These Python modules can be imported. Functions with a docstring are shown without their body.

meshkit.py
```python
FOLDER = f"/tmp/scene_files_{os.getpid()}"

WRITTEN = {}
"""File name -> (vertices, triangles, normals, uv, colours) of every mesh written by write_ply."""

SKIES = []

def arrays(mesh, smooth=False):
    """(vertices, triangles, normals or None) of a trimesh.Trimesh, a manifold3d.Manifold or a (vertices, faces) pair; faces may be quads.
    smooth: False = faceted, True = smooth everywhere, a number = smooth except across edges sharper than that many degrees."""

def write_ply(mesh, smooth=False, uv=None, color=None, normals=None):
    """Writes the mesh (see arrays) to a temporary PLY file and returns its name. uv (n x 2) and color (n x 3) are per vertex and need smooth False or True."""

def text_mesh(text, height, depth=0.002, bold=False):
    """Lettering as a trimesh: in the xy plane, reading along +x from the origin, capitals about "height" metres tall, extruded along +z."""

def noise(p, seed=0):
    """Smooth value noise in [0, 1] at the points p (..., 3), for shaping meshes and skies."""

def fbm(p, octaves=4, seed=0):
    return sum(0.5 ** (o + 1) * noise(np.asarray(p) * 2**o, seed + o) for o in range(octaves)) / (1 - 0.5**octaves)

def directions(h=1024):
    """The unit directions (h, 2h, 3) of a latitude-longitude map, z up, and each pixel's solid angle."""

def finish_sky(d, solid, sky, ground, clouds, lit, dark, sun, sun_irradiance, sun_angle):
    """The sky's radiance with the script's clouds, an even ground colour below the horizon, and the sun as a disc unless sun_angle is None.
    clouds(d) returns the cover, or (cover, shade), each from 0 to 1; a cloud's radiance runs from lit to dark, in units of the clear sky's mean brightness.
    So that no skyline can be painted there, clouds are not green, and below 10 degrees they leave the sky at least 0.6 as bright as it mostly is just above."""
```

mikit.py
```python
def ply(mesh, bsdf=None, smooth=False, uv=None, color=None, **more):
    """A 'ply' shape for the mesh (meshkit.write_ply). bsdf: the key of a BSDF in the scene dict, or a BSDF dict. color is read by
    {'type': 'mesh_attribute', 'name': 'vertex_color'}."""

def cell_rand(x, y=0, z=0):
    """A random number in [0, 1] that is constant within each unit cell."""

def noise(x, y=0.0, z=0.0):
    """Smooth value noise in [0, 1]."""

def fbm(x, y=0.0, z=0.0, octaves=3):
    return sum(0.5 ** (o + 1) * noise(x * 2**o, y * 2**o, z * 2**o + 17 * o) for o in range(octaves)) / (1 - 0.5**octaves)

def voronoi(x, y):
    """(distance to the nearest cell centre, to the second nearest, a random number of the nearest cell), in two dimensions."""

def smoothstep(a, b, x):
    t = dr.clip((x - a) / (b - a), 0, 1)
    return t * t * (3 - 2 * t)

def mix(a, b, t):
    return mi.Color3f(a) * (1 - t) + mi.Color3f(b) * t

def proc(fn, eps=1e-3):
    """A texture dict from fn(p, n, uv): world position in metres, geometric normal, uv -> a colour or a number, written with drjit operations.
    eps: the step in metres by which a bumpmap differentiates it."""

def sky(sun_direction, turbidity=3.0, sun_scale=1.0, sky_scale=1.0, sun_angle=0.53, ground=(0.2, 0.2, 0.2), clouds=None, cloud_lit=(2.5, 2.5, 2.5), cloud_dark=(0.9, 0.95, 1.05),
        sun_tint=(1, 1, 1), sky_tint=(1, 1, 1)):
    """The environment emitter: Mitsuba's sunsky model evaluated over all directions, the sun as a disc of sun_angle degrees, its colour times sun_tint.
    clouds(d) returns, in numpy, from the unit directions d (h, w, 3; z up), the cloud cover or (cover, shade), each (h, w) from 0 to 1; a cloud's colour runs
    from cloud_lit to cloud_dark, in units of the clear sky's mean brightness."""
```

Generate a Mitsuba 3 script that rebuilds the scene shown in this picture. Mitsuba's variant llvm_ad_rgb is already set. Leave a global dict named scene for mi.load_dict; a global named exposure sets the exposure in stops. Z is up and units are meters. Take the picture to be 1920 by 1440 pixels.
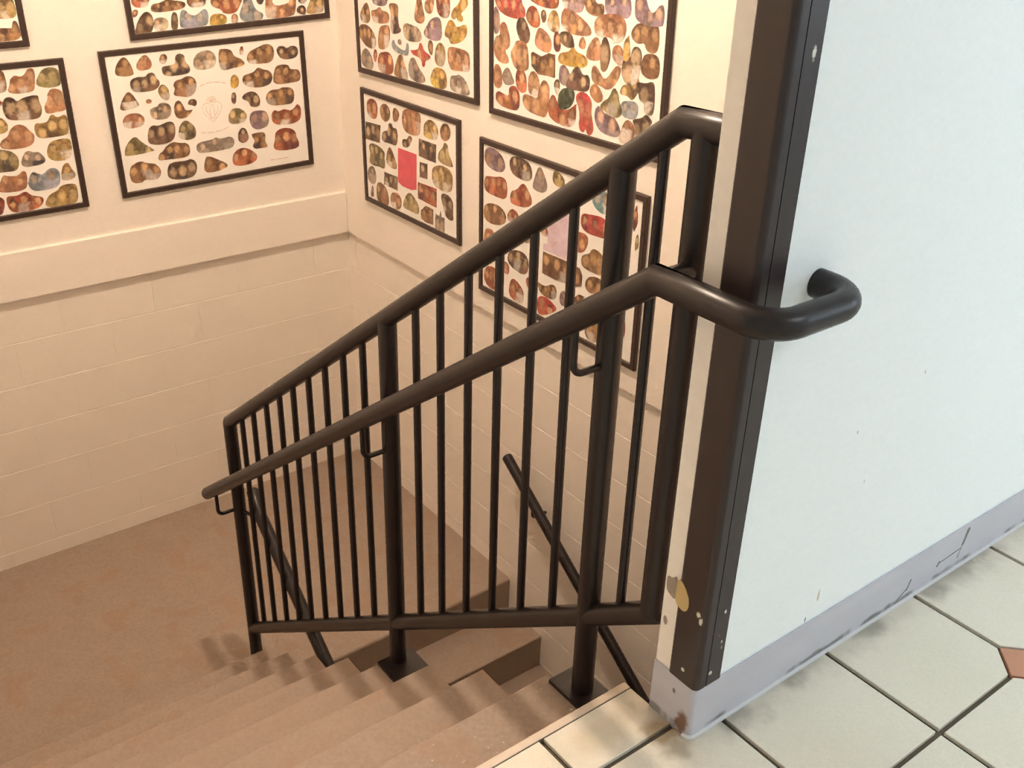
import math, random
import numpy as np, trimesh, drjit as dr, mitsuba as mi, mikit, meshkit
from shapely.geometry import Polygon, box as sbox, Point
from shapely.ops import unary_union
from scipy.spatial import Delaunay
from mikit import proc, noise, fbm, smoothstep, mix

T4 = mi.ScalarTransform4f
scene, labels = {}, {}

# ------------------------------------------------------------------ camera, light, exposure
F_PX, YAW, PITCH, ROLL, CAM = 1918.8, 0.6647, -0.4871, 0.0307, np.array([-1.1476, -0.8896, 1.4920])
fw = np.array([math.sin(YAW) * math.cos(PITCH), math.cos(YAW) * math.cos(PITCH), math.sin(PITCH)])
rt = np.array([math.cos(YAW), -math.sin(YAW), 0.0])
up = np.cross(rt, fw)
up = math.cos(ROLL) * up - math.sin(ROLL) * rt
scene['camera'] = {'type': 'perspective', 'fov': 2 * math.degrees(math.atan(960 / F_PX)), 'fov_axis': 'x', 'near_clip': 0.02, 'far_clip': 50.0,
                   'to_world': T4().look_at(origin=CAM.tolist(), target=(CAM + fw).tolist(), up=up.tolist())}
exposure = 0.0
WARM, COOL = np.array([1.0, 0.79, 0.61]), np.array([0.915, 1.0, 1.07])
STAIR_LAMPS = [((0.15, 1.86, 2.42), 0.05, 1950.0)]          # centre, radius, radiance of the globe
HALL_LAMPS = [((1.05, -1.85), 11.2)]          # centre, radiance of the diffuser
WINDOW = 3.4 * np.array([0.86, 1.0, 1.15])    # radiance of the frosted daylit panes of the hall window

# ------------------------------------------------------------------ helpers
def rgb(*c):
    return {'type': 'rgb', 'value': [float(x) for x in c]}

def pbsdf(key, col, rough=0.6, spec=0.5, **k):
    scene[key] = {'type': 'twosided', 'bsdf': {'type': 'principled', 'base_color': col if isinstance(col, dict) else rgb(*col), 'roughness': rough, 'specular': spec, **k}}

def numbered(key):
    if key not in used:
        used.add(key)
        return key
    n = 1
    while f'{key}_{n:03d}' in used:
        n += 1
    used.add(f'{key}_{n:03d}')
    return f'{key}_{n:03d}'
used = set()

def obj(name, mesh, mat, parent=None, smooth=False, label=None, cat=None, group=None, kind=None, **more):
    """mesh: a mesh, or a finished ply dict"""
    key = numbered((parent + '__' if parent else '') + name)
    scene[key] = mesh if isinstance(mesh, dict) else mikit.ply(mesh, mat, smooth=smooth, **more)
    note(key, label, cat, group, kind)
    return key

def note(key, label=None, cat=None, group=None, kind=None):
    d = {k: v for k, v in (('label', label), ('category', cat), ('group', group), ('kind', kind)) if v}
    if d:
        labels[key] = d

def thing(name, label, cat, group=None):
    key = numbered(name)
    note(key, label, cat, group)
    return key

def box(x0, x1, y0, y1, z0, z1):
    m = trimesh.creation.box((x1 - x0, y1 - y0, z1 - z0))
    m.apply_translation(((x0 + x1) / 2, (y0 + y1) / 2, (z0 + z1) / 2))
    return m

def join(*ms):
    return trimesh.util.concatenate(list(ms))

def loft(rings, cap=True):
    """closed rings of equal length -> mesh"""
    n = len(rings[0])
    v = np.vstack(rings)
    f = []
    for k in range(len(rings) - 1):
        for i in range(n):
            a, b = k * n + i, k * n + (i + 1) % n
            f += [[a, b, b + n], [a, b + n, a + n]]
    if cap:
        for k, flip in ((0, True), (len(rings) - 1, False)):
            c = len(v)
            v = np.vstack([v, rings[k].mean(0)])
            for i in range(n):
                t = [k * n + i, k * n + (i + 1) % n, c]
                f.append(t[::-1] if flip else t)
    m = trimesh.Trimesh(v, np.array(f), process=False)
    trimesh.repair.fix_normals(m)
    return m

def tube(path, r, n=24, round_end=(False, False)):
    """a round pipe along a polyline with mitred joints; rounded ends where asked"""
    P = [np.array(p, float) for p in path]
    D = [(b - a) / np.linalg.norm(b - a) for a, b in zip(P[:-1], P[1:])]
    u = np.cross(D[0], [0, 0, 1.0])
    if np.linalg.norm(u) < 1e-6:
        u = np.array([1.0, 0, 0])
    u /= np.linalg.norm(u)
    a = np.arange(n) * 2 * math.pi / n
    rings = []
    def circ(c, u, d, rr):
        w = np.cross(d, u)
        return c + rr * (np.cos(a)[:, None] * u + np.sin(a)[:, None] * w)
    def cap(c, d, u, first):
        ks = np.linspace(0.15, 1, 6) if first else np.linspace(1, 0.15, 6)
        return [circ(c + (-d if first else d) * r * 0.55 * math.sqrt(max(0, 1 - k * k)), u, d, r * k) for k in ks]
    if round_end[0]:
        rings += cap(P[0], D[0], u, True)
    else:
        rings.append(circ(P[0], u, D[0], r))
    for i in range(1, len(P) - 1):
        d0, d1 = D[i - 1], D[i]
        ring = circ(P[i], u, d0, r)
        nn = d0 + d1
        nn /= np.linalg.norm(nn)
        ring = ring - d0 * (((ring - P[i]) @ nn) / (d0 @ nn))[:, None]
        rings.append(ring)
        u = u - d1 * (u @ d1) if abs(d0 @ d1) < 0.02 and np.linalg.norm(u - d1 * (u @ d1)) > .5 else rotate_to(u, d0, d1)
        u /= np.linalg.norm(u)
    if round_end[1]:
        rings += cap(P[-1], D[-1], u, False)
    else:
        rings.append(circ(P[-1], u, D[-1], r))
    return loft(rings)

def rotate_to(u, d0, d1):
    ax = np.cross(d0, d1)
    s = np.linalg.norm(ax)
    if s < 1e-9:
        return u
    return trimesh.transformations.rotation_matrix(math.atan2(s, d0 @ d1), ax / s)[:3, :3] @ u

def arc(p0, p1, p2, r, n=10):
    """points of a fillet of radius r at p1 between the directions to p0 and p2"""
    p0, p1, p2 = (np.array(p, float) for p in (p0, p1, p2))
    a, b = (p0 - p1) / np.linalg.norm(p0 - p1), (p2 - p1) / np.linalg.norm(p2 - p1)
    ang = math.acos(a @ b)
    t = r / math.tan(ang / 2)
    c = p1 + (a + b) / np.linalg.norm(a + b) * r / math.sin(ang / 2)
    s0, s1 = p1 + a * t - c, p1 + b * t - c
    w = math.acos(np.clip(s0 @ s1 / r / r, -1, 1))
    return [c + (math.sin((1 - k) * w) * s0 + math.sin(k * w) * s1) / math.sin(w) for k in np.linspace(0, 1, n)]

def prism(poly, h, chamfer=0.0):
    """polygon in the plane z = 0 raised to z = h, its upper edge chamfered"""
    m = trimesh.creation.extrude_polygon(poly, h)
    if chamfer:
        c = np.array(poly.buffer(-chamfer, join_style=2).exterior.coords)[:-1]
        o = np.array(poly.exterior.coords)[:-1]
        if len(c) == len(o):
            k = [int(np.argmin(np.hypot(*(c - p).T))) for p in o]
            if len(set(k)) == len(o):
                c = c[k]
                z = lambda q, t: np.c_[q, np.full(len(q), t)]
                return loft([z(o, 0), z(o, h - chamfer), z(c, h)])
    return m

def chip_plate(x0, x1, z0, z1, d, ch):
    """a block face: a slab in x-z with depth d along -y (front at y = -d), front edges chamfered"""
    o = np.array([[x0, z0], [x1, z0], [x1, z1], [x0, z1]])
    cx = ch * .12
    c = np.array([[x0 + cx, z0 + ch], [x1 - cx, z0 + ch], [x1 - cx, z1 - ch], [x0 + cx, z1 - ch]])
    q = lambda p, y: np.c_[p[:, 0], np.full(4, y), p[:, 1]]
    return loft([q(o, 0.0), q(o, -d + ch), q(c, -d)])

def to_right_wall(m):
    """from the frame of a wall facing -y (x along it) to the right wall, facing -x: (x, y, z) -> (y, -x, z)"""
    m = m.copy()
    v = np.array(m.vertices)
    m.vertices = np.c_[v[:, 1], -v[:, 0], v[:, 2]]
    return m

# ------------------------------------------------------------------ materials
def sm(p, a, b):                                    # soft disc mask helper: 1 inside
    return 1 - smoothstep(a, b, p)

def wall_cream(p, n, uv):
    t = fbm(p.x * 3, p.y * 3, p.z * 3)
    f = noise(p.x * 90, p.y * 90, p.z * 90)
    return mix((.80, .745, .675), (.83, .775, .70), t) * (0.985 + 0.03 * f)
def wall_cool(p, n, uv):
    t = fbm(p.x * 2.5, p.y * 2.5, p.z * 2.5)
    f = noise(p.x * 120, p.y * 120, p.z * 120)
    c = mix((.755, .795, .81), (.78, .815, .83), t) * (0.985 + 0.03 * f)
    def fleck(x, z, sx, sz, col, c):
        d = dr.sqrt(dr.square((p.x - x) / sx) + dr.square((p.z - z) / sz)) + 0.5 * (noise(p.x * 300, p.z * 300) - .5)
        return mix(c, col, (1 - smoothstep(.6, 1.1, d)))
    c = fleck(0.345, 0.175, .004, .016, (.55, .47, .33), c)
    c = fleck(0.315, 0.128, .003, .008, (.3, .28, .25), c)
    c = fleck(0.55, 0.62, .003, .004, (.5, .48, .45), c)
    c = fleck(0.36, 0.55, .003, .004, (.5, .48, .45), c)
    c = fleck(0.42, 0.42, .002, .004, (.5, .48, .45), c)
    return c
def base_vinyl(p, n, uv):
    c = mix((.425, .42, .475), (.475, .468, .52), fbm(p.x * 7, p.y * 7, p.z * 20))
    g = fbm(p.x * 35, p.y * 35, p.z * 60)
    scuff = (1 - smoothstep(.012, .022, p.z + .012 * (g - .5))) * smoothstep(.42, .62, fbm(p.x * 16, p.y * 30, 3.0)) * smoothstep(-.2, .05, p.x)
    c = mix(c, (.12, .115, .11), scuff * .85)
    def mark(x0, z0, x1, z1, w, c):
        t = dr.clip(((p.x - x0) * (x1 - x0) + (p.z - z0) * (z1 - z0)) / ((x1 - x0) ** 2 + (z1 - z0) ** 2), 0, 1)
        d = dr.sqrt(dr.square(p.x - x0 - t * (x1 - x0)) + dr.square(p.z - z0 - t * (z1 - z0))) * (.6 + .8 * g)
        return mix(c, (.13, .125, .12), 1 - smoothstep(w * .5, w, d))
    c = mark(.914, .102, .905, .066, .008, c)
    c = mark(.905, .070, .895, .030, .0025, c)
    c = mark(.90, .055, .815, .050, .0025, c)
    c = mark(.806, .045, .812, .052, .005, c)
    c = mark(.70, .052, .69, .030, .004, c)
    c = mark(.695, .034, .66, .016, .003, c)
    # the damp corner: on the end face (x ~ 0)
    e = 1 - smoothstep(-.003, .006, p.x)
    d = dr.sqrt(dr.square((p.y - .018) / .017) + dr.square((p.z - .022) / .03)) + .9 * (g - .5)
    c = mix(c, (.17, .10, .07), e * (1 - smoothstep(.6, 1.15, d)))
    d2 = dr.sqrt(dr.square((p.y - .045) / .004) + dr.square((p.z - .085) / .006))
    c = mix(c, (.14, .13, .13), e * (1 - smoothstep(.7, 1.2, d2)))
    return c
def tile_colour(p, n, uv):
    g = fbm(p.x * 30, p.y * 30, 1.0)
    c = mix((.675, .625, .515), (.735, .685, .58), fbm(p.x * 5, p.y * 5, 2.0))
    c = c * (.965 + .06 * noise(p.x * 260, p.y * 260))
    # grime trodden in along the foot of the wall and round its corner
    dy = dr.maximum(-p.y, 0.0)
    grime = (1 - smoothstep(.005, .075, dy + .05 * (g - .5))) * smoothstep(-.09, .03, p.x) * (.35 + .65 * smoothstep(.35, .65, fbm(p.x * 9, p.y * 9, 5.0)))
    c = mix(c, (.22, .20, .165), grime * .75)
    d = dr.sqrt(dr.square((p.x + .035) / .045) + dr.square((p.y - .04) / .04)) + .9 * (g - .5)
    c = mix(c, (.30, .215, .12), (1 - smoothstep(.35, 1.2, d)) * .85)
    d = dr.sqrt(dr.square((p.x + .03) / .06) + dr.square((p.y + .005) / .028)) + .9 * (g - .5)
    c = mix(c, (.26, .20, .13), (1 - smoothstep(.3, 1.2, d)) * .6)
    d = dr.sqrt(dr.square((p.x + .12) / .12) + dr.square((p.y - .10) / .045)) + .8 * (g - .5)
    c = mix(c, (.50, .42, .29), (1 - smoothstep(.2, 1.2, d)) * .45)
    return c
def step_colour(p, n, uv):
    g = fbm(p.x * 14, p.y * 14, p.z * 14)
    c = mix((.285, .222, .18), (.315, .247, .20), g) * (.93 + .14 * noise(p.x * 140, p.y * 140, p.z * 140))
    w = smoothstep(.56, .74, fbm(p.x * 11, p.y * 11, p.z * 11 + 4))
    c = mix(c, (.30, .19, .12), w * .35)
    # worn glints of bare grit on the upper treads
    k = smoothstep(.90, .97, noise(p.x * 150, p.y * 150, p.z * 150)) * (1 - smoothstep(.3, .75, p.y)) * smoothstep(-.62, -.3, p.z)
    return mix(c, (.75, .70, .60), k * .7)
def metal_paint(p, n, uv):
    g = fbm(p.x * 18, p.y * 18, p.z * 18)
    return mix((.0085, .0058, .0062), (.014, .0096, .0098), g)
def guard_colour(p, n, uv):
    c = mix((.021, .0128, .0130), (.029, .0195, .0190), fbm(p.x * 30, p.y * 30, p.z * 4))
    g = noise(p.x * 400, p.y * 400, p.z * 400)
    def fl(x, y, z, s, sz, c, col=(.6, .57, .5)):
        d = dr.sqrt(dr.square((p.x - x) / s) + dr.square((p.y - y) / s) + dr.square((p.z - z) / sz)) + .6 * (g - .5)
        return mix(c, col, 1 - smoothstep(.6, 1.1, d))
    for a in ((-.008, .012, .292, .006, .007), (-.008, .005, .281, .005, .010), (.046, -.008, .286, .004, .006), (.034, -.008, .255, .002, .005),
              (.038, -.008, .235, .002, .004), (.048, -.008, .215, .003, .005), (.050, -.008, .200, .0025, .007), (.044, -.008, 1.252, .005, .012),
              (.03, -.008, 1.05, .0015, .0015), (-.008, .03, .98, .002, .002)):
        c = fl(*a, c)
    return c
pbsdf('mat_wall_cream', proc(wall_cream), .75, .3)
pbsdf('mat_wall_cool', proc(wall_cool), .7, .3)
pbsdf('mat_vinyl', proc(base_vinyl), .42, .5)
pbsdf('mat_toe', (.52, .52, .54), .45, .5)
pbsdf('mat_tile', proc(tile_colour), .34, .5)
pbsdf('mat_tile_insert', (.50, .235, .14), .45)
pbsdf('mat_grout', (.125, .105, .08), .9, .2)
pbsdf('mat_step', proc(step_colour), .62, .4)
pbsdf('mat_metal', proc(metal_paint), .34, .38)
pbsdf('mat_guard', proc(guard_colour), .36, .42)
pbsdf('mat_trim', (.60, .50, .40), .45, .5)
pbsdf('mat_ceiling', (.80, .78, .74), .9, .2)
pbsdf('mat_frame', (.035, .020, .015), .38, .5)
pbsdf('mat_paper', (.88, .855, .80), .5, .4)
pbsdf('mat_chip', (.50, .37, .17), .85, .2)
pbsdf('mat_hole', (.30, .25, .20), .9, .2)
pbsdf('mat_nail', (.55, .52, .47), .35, .5, metallic=.6)
pbsdf('mat_lamp_base', (.7, .68, .63), .5)
pbsdf('mat_ink', (.62, .47, .38), .8, .2)
scene['mat_print'] = {'type': 'twosided', 'bsdf': {'type': 'principled', 'base_color': {'type': 'mesh_attribute', 'name': 'vertex_color'}, 'roughness': .42, 'specular': .45}}

# ------------------------------------------------------------------ measures of the place
W, L, TH = 1.195, 3.476, 0.102          # right wall plane, back wall plane, thickness of the corner wall
XL = -1.35                              # left wall of the stair
ZC = 2.60                               # ceiling
RISE, GOING, Y0, NSTEP = 0.1723, 0.2454, 0.1774, 9
ZL = -1.551                             # landing
ZE, ZB = -0.254, -0.045                 # ledge of the upper wall; top of the band on the back wall
HX0, HX1, HY0 = -2.45, 3.3, -3.0        # the hall
ZBOT = -3.2

# ------------------------------------------------------------------ the shell
RB, RR = 0.021, 0.019                   # how far the block courses lie back under the ledges
def struct(name, mesh, mat, label=None, parent=None, **k):
    return obj(name, mesh, mat, parent, label=label, kind=None if parent else 'structure', **k)

wb = struct('wall_back', box(XL - .1, W + .12, L, L + .12, ZE, ZC), 'mat_wall_cream', 'cream upper back wall of the stairwell hung with framed collages')
bev = 0.006
band = np.array([[L - .012, ZE], [L - .012, ZB - bev], [L, ZB], [L + .02, ZB], [L + .02, ZE]])
def extrude_x(pts, x0, x1):
    return loft([np.c_[np.full(len(pts), x0), pts[:, 0], pts[:, 1]], np.c_[np.full(len(pts), x1), pts[:, 0], pts[:, 1]]])
obj('plaster_band', extrude_x(band, XL, W - .002), 'mat_wall_cream', wb)
wr = struct('wall_right', box(W, W + .12, TH, L + .12, ZE, ZC), 'mat_wall_cream', 'cream upper right wall of the stairwell above the ledge')
obj('mortar', box(XL - .1, W + .12, L + RB + .0005, L + .12, ZBOT, ZE), 'mat_wall_cream', wb)
obj('mortar', box(W + RR + .0005, W + .12, TH - 1.4, L + .12, ZBOT, ZE), 'mat_wall_cream', wr)
# painted block courses, every block its own piece
Z1, CO, BLK, GAP = -0.457, 0.2032, 0.4064, 0.0016
def courses(x0, x1, zlow, phase, put):
    k = 0
    while True:
        zt, zb = Z1 - (k - 1) * CO, Z1 - k * CO
        zt, zb = min(zt, ZE + .001), max(zb, zlow)
        if zt - zb < .02:
            break
        x = x0 + ((phase + (k % 2) * BLK / 2 - x0) % BLK) - BLK
        while x < x1:
            a, b = max(x, x0), min(x + BLK, x1)
            if b - a > .03:
                put(chip_plate(a, b, zb + GAP / 2, zt - GAP / 2, .0075, .0020))
            x += BLK
        k += 1
courses(XL, W + RR, ZL - .05, 0.199, lambda m: obj('block', m.apply_translation((0, L + RB + .0055, 0)), 'mat_wall_cream', wb))
def put_right(m):
    m = to_right_wall(m)
    m.apply_translation((W + RR + .0055, 0, 0))
    obj('block', m, 'mat_wall_cream', wr)
courses(-(L + RB), 1.25, -2.95, -2.61, put_right)

struct('wall_left', join(box(XL - .1, XL, Y0 - .02, L + .12, -.2, ZC), box(XL - .1, XL, Y0 - .02, L + .12, ZBOT, -.2)), 'mat_wall_cream', 'cream left wall of the stair, outside the view')
wc = struct('wall_corner', box(.012, HX1, 0, TH - .012, .0, ZC), 'mat_wall_cool', 'white painted hall wall ending in the guarded corner')
obj('plaster_end', join(box(0, .012, .0005, TH, -.2, ZC), box(.012, W, TH - .012, TH, -.2, ZC)), 'mat_wall_cream', wc, label='cream painted end face of the wall')
struct('wall_front', box(HX0, XL, .165, .265, -.2, ZC), 'mat_wall_cool', 'white hall wall left of the stair, outside the view')
struct('wall_hall_left', box(HX0 - .1, HX0, HY0, .265, -.2, ZC), 'mat_wall_cool', 'white left wall of the hall, outside the view')
struct('wall_hall_right', box(HX1, HX1 + .1, HY0, TH, -.2, ZC), 'mat_wall_cool', 'white right wall of the hall, outside the view')
struct('wall_hall_rear', box(HX0 - .1, HX1 + .1, HY0 - .1, HY0, -.2, ZC), 'mat_wall_cool', 'white wall behind the viewer')
struct('ceiling', box(HX0 - .1, HX1 + .1, HY0 - .1, L + .12, ZC, ZC + .1), 'mat_ceiling', 'white ceiling over hall and stair, outside the view')
struct('wall_lower', join(box(XL, W + .1, -1.4, -1.3, ZBOT, -.2)), 'mat_wall_cream', 'wall closing the space under the hall')

# floor: slab, tiles, terracotta inserts
fl = struct('floor', join(box(HX0, HX1, HY0, 0.0, -.2, -.010), box(XL, 0, 0, Y0 - .013, -.2, -.010), box(HX0, XL, 0, .165, -.2, -.010), box(0, W, 0, TH, -.2, -.010)), 'mat_grout', 'hall floor of cream tiles with dark grout')
PX, PY, GX, GY, GR, DH = 0.406, -0.277, 0.3185, 0.316, 0.0115, 0.059
area = unary_union([sbox(HX0, HY0, HX1, -.001), sbox(XL, -.01, -.001, Y0 - .020), sbox(HX0, -.01, XL, .164)])
for i in range(-10, 11):
    for j in range(-10, 4):
        x0, y0 = PX + i * GX, PY + j * GY
        cell = sbox(x0 + GR / 2, y0 + GR / 2, x0 + GX - GR / 2, y0 + GY - GR / 2)
        for a in (0, 1):
            for b in (0, 1):
                if (i + a) % 2 == 1 and (j + b) % 2 == 0:
                    h = DH + GR * .75
                    c = (x0 + a * GX, y0 + b * GY)
                    cell = cell.difference(Polygon([(c[0] + h, c[1]), (c[0], c[1] + h), (c[0] - h, c[1]), (c[0], c[1] - h)]))
        cell = cell.intersection(area)
        for g in (cell.geoms if hasattr(cell, 'geoms') else [cell]):
            if g.area > 4e-4 and g.geom_type == 'Polygon':
                m = prism(g, .009, .0012)
                m.apply_translation((0, 0, -.009 + .0004 * math.sin(i * 7.1 + j * 3.7)))
                obj('tile', m, 'mat_tile', fl)
        if i % 2 == 1 and j % 2 == 0:
            d = Polygon([(x0 + DH, y0), (x0, y0 + DH), (x0 - DH, y0), (x0, y0 - DH)]).intersection(area)
            if d.area > 4e-4 and d.geom_type == 'Polygon':
                m = prism(d, .009, .001)
                m.apply_translation((0, 0, -.009))
                obj('insert_tile', m, 'mat_tile_insert', fl, label='small terracotta diamond tile')

# baseboard: vinyl cove with a toe, wrapping the corner
def cove(n=6):
    p = [(0, .118), (.003, .120), (.0045, .118), (.0045, .008)]
    p += [(.0045, .001), (0, .001)]
    return np.array(p)
def wrap(profile, stations):
    """profile (out, z) swept past stations: (point, outward direction scaled at mitres)"""
    return loft([np.array([[s[0][0] + o * s[1][0], s[0][1] + o * s[1][1], z] for o, z in profile]) for s in stations])
st = [((0, TH), (-1, 0)), ((0, .010), (-1, 0))]
for k in range(0, 6):
    a = math.pi / 2 * k / 5
    st.append(((.006 - .006 * math.cos(a), .006 - .006 * math.sin(a)), (-math.cos(a), -math.sin(a))))
st += [((.012, 0), (0, -1)), ((HX1, 0), (0, -1))]
struct('baseboard_corner', wrap(cove(), st), 'mat_vinyl', 'scuffed grey vinyl cove base along the foot of the white wall', smooth=40)

toe = np.array([(.0, .0), (.0, .0065), (.0050, .0065), (.0070, .0062), (.0090, .0050), (.0105, .0025), (.0105, .0)])
obj('cove_toe', wrap(toe, st[1:]), 'mat_toe', 'baseboard_corner', smooth=50, label='pale worn toe of the cove base along the tiles')

# corner guard
gt, gw, gr = .006, .0635, .012
go = []
for y in (gw, gw - .003):
    pass
outer = [(0, gw), (-gt + .003, gw), (-gt, gw - .004)]
for k in range(0, 7):
    a = math.pi / 2 * k / 6
    outer.append((-gt + gr * (1 - math.cos(a)), -gt + gr * (1 - math.sin(a))))
outer += [(.0205, -gt), (.0210, -gt + .0014), (.0222, -gt + .0014), (.0227, -gt), (gw - .004, -gt), (gw, -gt + .003), (gw, 0)]
inner = [(0.0, 0.0)]
gp = np.array(outer + inner)
g = thing('corner_guard', 'dark brown vinyl corner guard capping the end of the white wall', 'corner guard')
zz = [.121, .124, 2.45]
def ring(z, s):
    c = np.array([.02, .02])
    return np.c_[gp[:, 0], gp[:, 1], np.full(len(gp), z)]
gm = Polygon(gp)
m = trimesh.creation.extrude_polygon(gm, 2.45 - .121)
m.apply_translation((0, 0, .121))
obj('cover', m, 'mat_guard', g, smooth=35)
for x, y, nx in ((-gt, .030, 1), (.029, -gt, 0)):
    s = trimesh.creation.icosphere(subdivisions=2, radius=.0045)
    s.apply_scale((.35, 1, 1) if nx else (1, .35, 1))
    s.apply_translation((x, y, .150))
    obj('nail', s, 'mat_nail', g, smooth=True, label='pale nail head')
def blob(pts, n=3):
    p = np.array(pts, float)
    for _ in range(n):
        q = np.roll(p, -1, 0)
        p = np.stack([.75 * p + .25 * q, .25 * p + .75 * q], 1).reshape(-1, 2)
    return Polygon(p).buffer(0)
def on_end_face(poly, x0, th):
    m = trimesh.creation.extrude_polygon(poly, th)        # (y, z) polygon, thickness along -x
    v = np.array(m.vertices)
    m = trimesh.Trimesh(np.c_[x0 - v[:, 2], v[:, 0], v[:, 1]], m.faces)
    trimesh.repair.fix_normals(m)
    return m
obj('chipped_patch', on_end_face(blob([(.068, .342), (.050, .332), (.034, .305), (.040, .275), (.066, .281), (.069, .30)]), -gt + .001, .0022), 'mat_chip', g, label='yellowish chipped patch on the edge of the guard')
obj('chipped_plaster', on_end_face(blob([(.074, .338), (.070, .280), (.088, .285), (.098, .292), (.099, .325), (.086, .322)]), .0005, .0012), 'mat_hole', wc, label='grey broken plaster beside the guard')
obj('chipped_plaster', on_end_face(blob([(.092, .235), (.098, .225), (.090, .208), (.084, .222)]), .0005, .0008), 'mat_hole', wc)

# metal edge strip of the hall floor at the top of the stair
prof = np.array([[Y0 - .018, -.012], [Y0 - .018, .0015], [Y0 - .003, .0015], [Y0 + .002, -.003], [Y0 + .002, -.034], [Y0 - .001, -.034], [Y0 - .001, -.012]])
t = obj('floor_edge_strip', loft([np.c_[np.full(7, x), prof] for x in (XL, -.0015)]), 'mat_trim', label='pale metal edge strip along the top step, between tiles and stair', cat='edge strip')
obj('gap_line', box(XL, -.0015, Y0 - .0195, Y0 - .018, -.010, -.001), 'mat_grout', t)

# ------------------------------------------------------------------ the stair
XI = .004
stair = thing('staircase', 'tan painted concrete staircase going down to the landing and turning back', 'staircase')
def rounded(y1, z, r, sgn):
    return [(y1 - sgn * r * (1 - math.sin(a)), z - r * (1 - math.cos(a))) for a in np.linspace(0, math.pi / 2, 5)]
for k in range(1, NSTEP):
    ya, yb, z = Y0 + (k - 1) * GOING, Y0 + k * GOING, -k * RISE
    low = z - RISE - .10
    pts = [(ya, z)] + rounded(yb, z, .008, 1) + [(yb - .004, z - RISE - (.02 if k < NSTEP - 1 else -.001)), (yb - .004, low if k < NSTEP - 1 else ZL + .0005), (ya - .004, low + RISE if k < NSTEP - 1 else low + .09)]
    obj('step', extrude_x(np.array(pts), XL + .002, XI), 'mat_step', stair, smooth=25)
obj('slab_edge', box(XL, -.003, .02, Y0 - .002, -.42, -.012), 'mat_step', stair)
Y2, G2 = 2.092, .245
pts = [(L + RB, ZL)] + [(2 * Y2 - q[0], q[1]) for q in rounded(Y2, ZL, .014, 1)][0:] + [(Y2 + .004, ZL - .24), (L + RB, ZL - .24)]
pts = np.array(pts)
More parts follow.
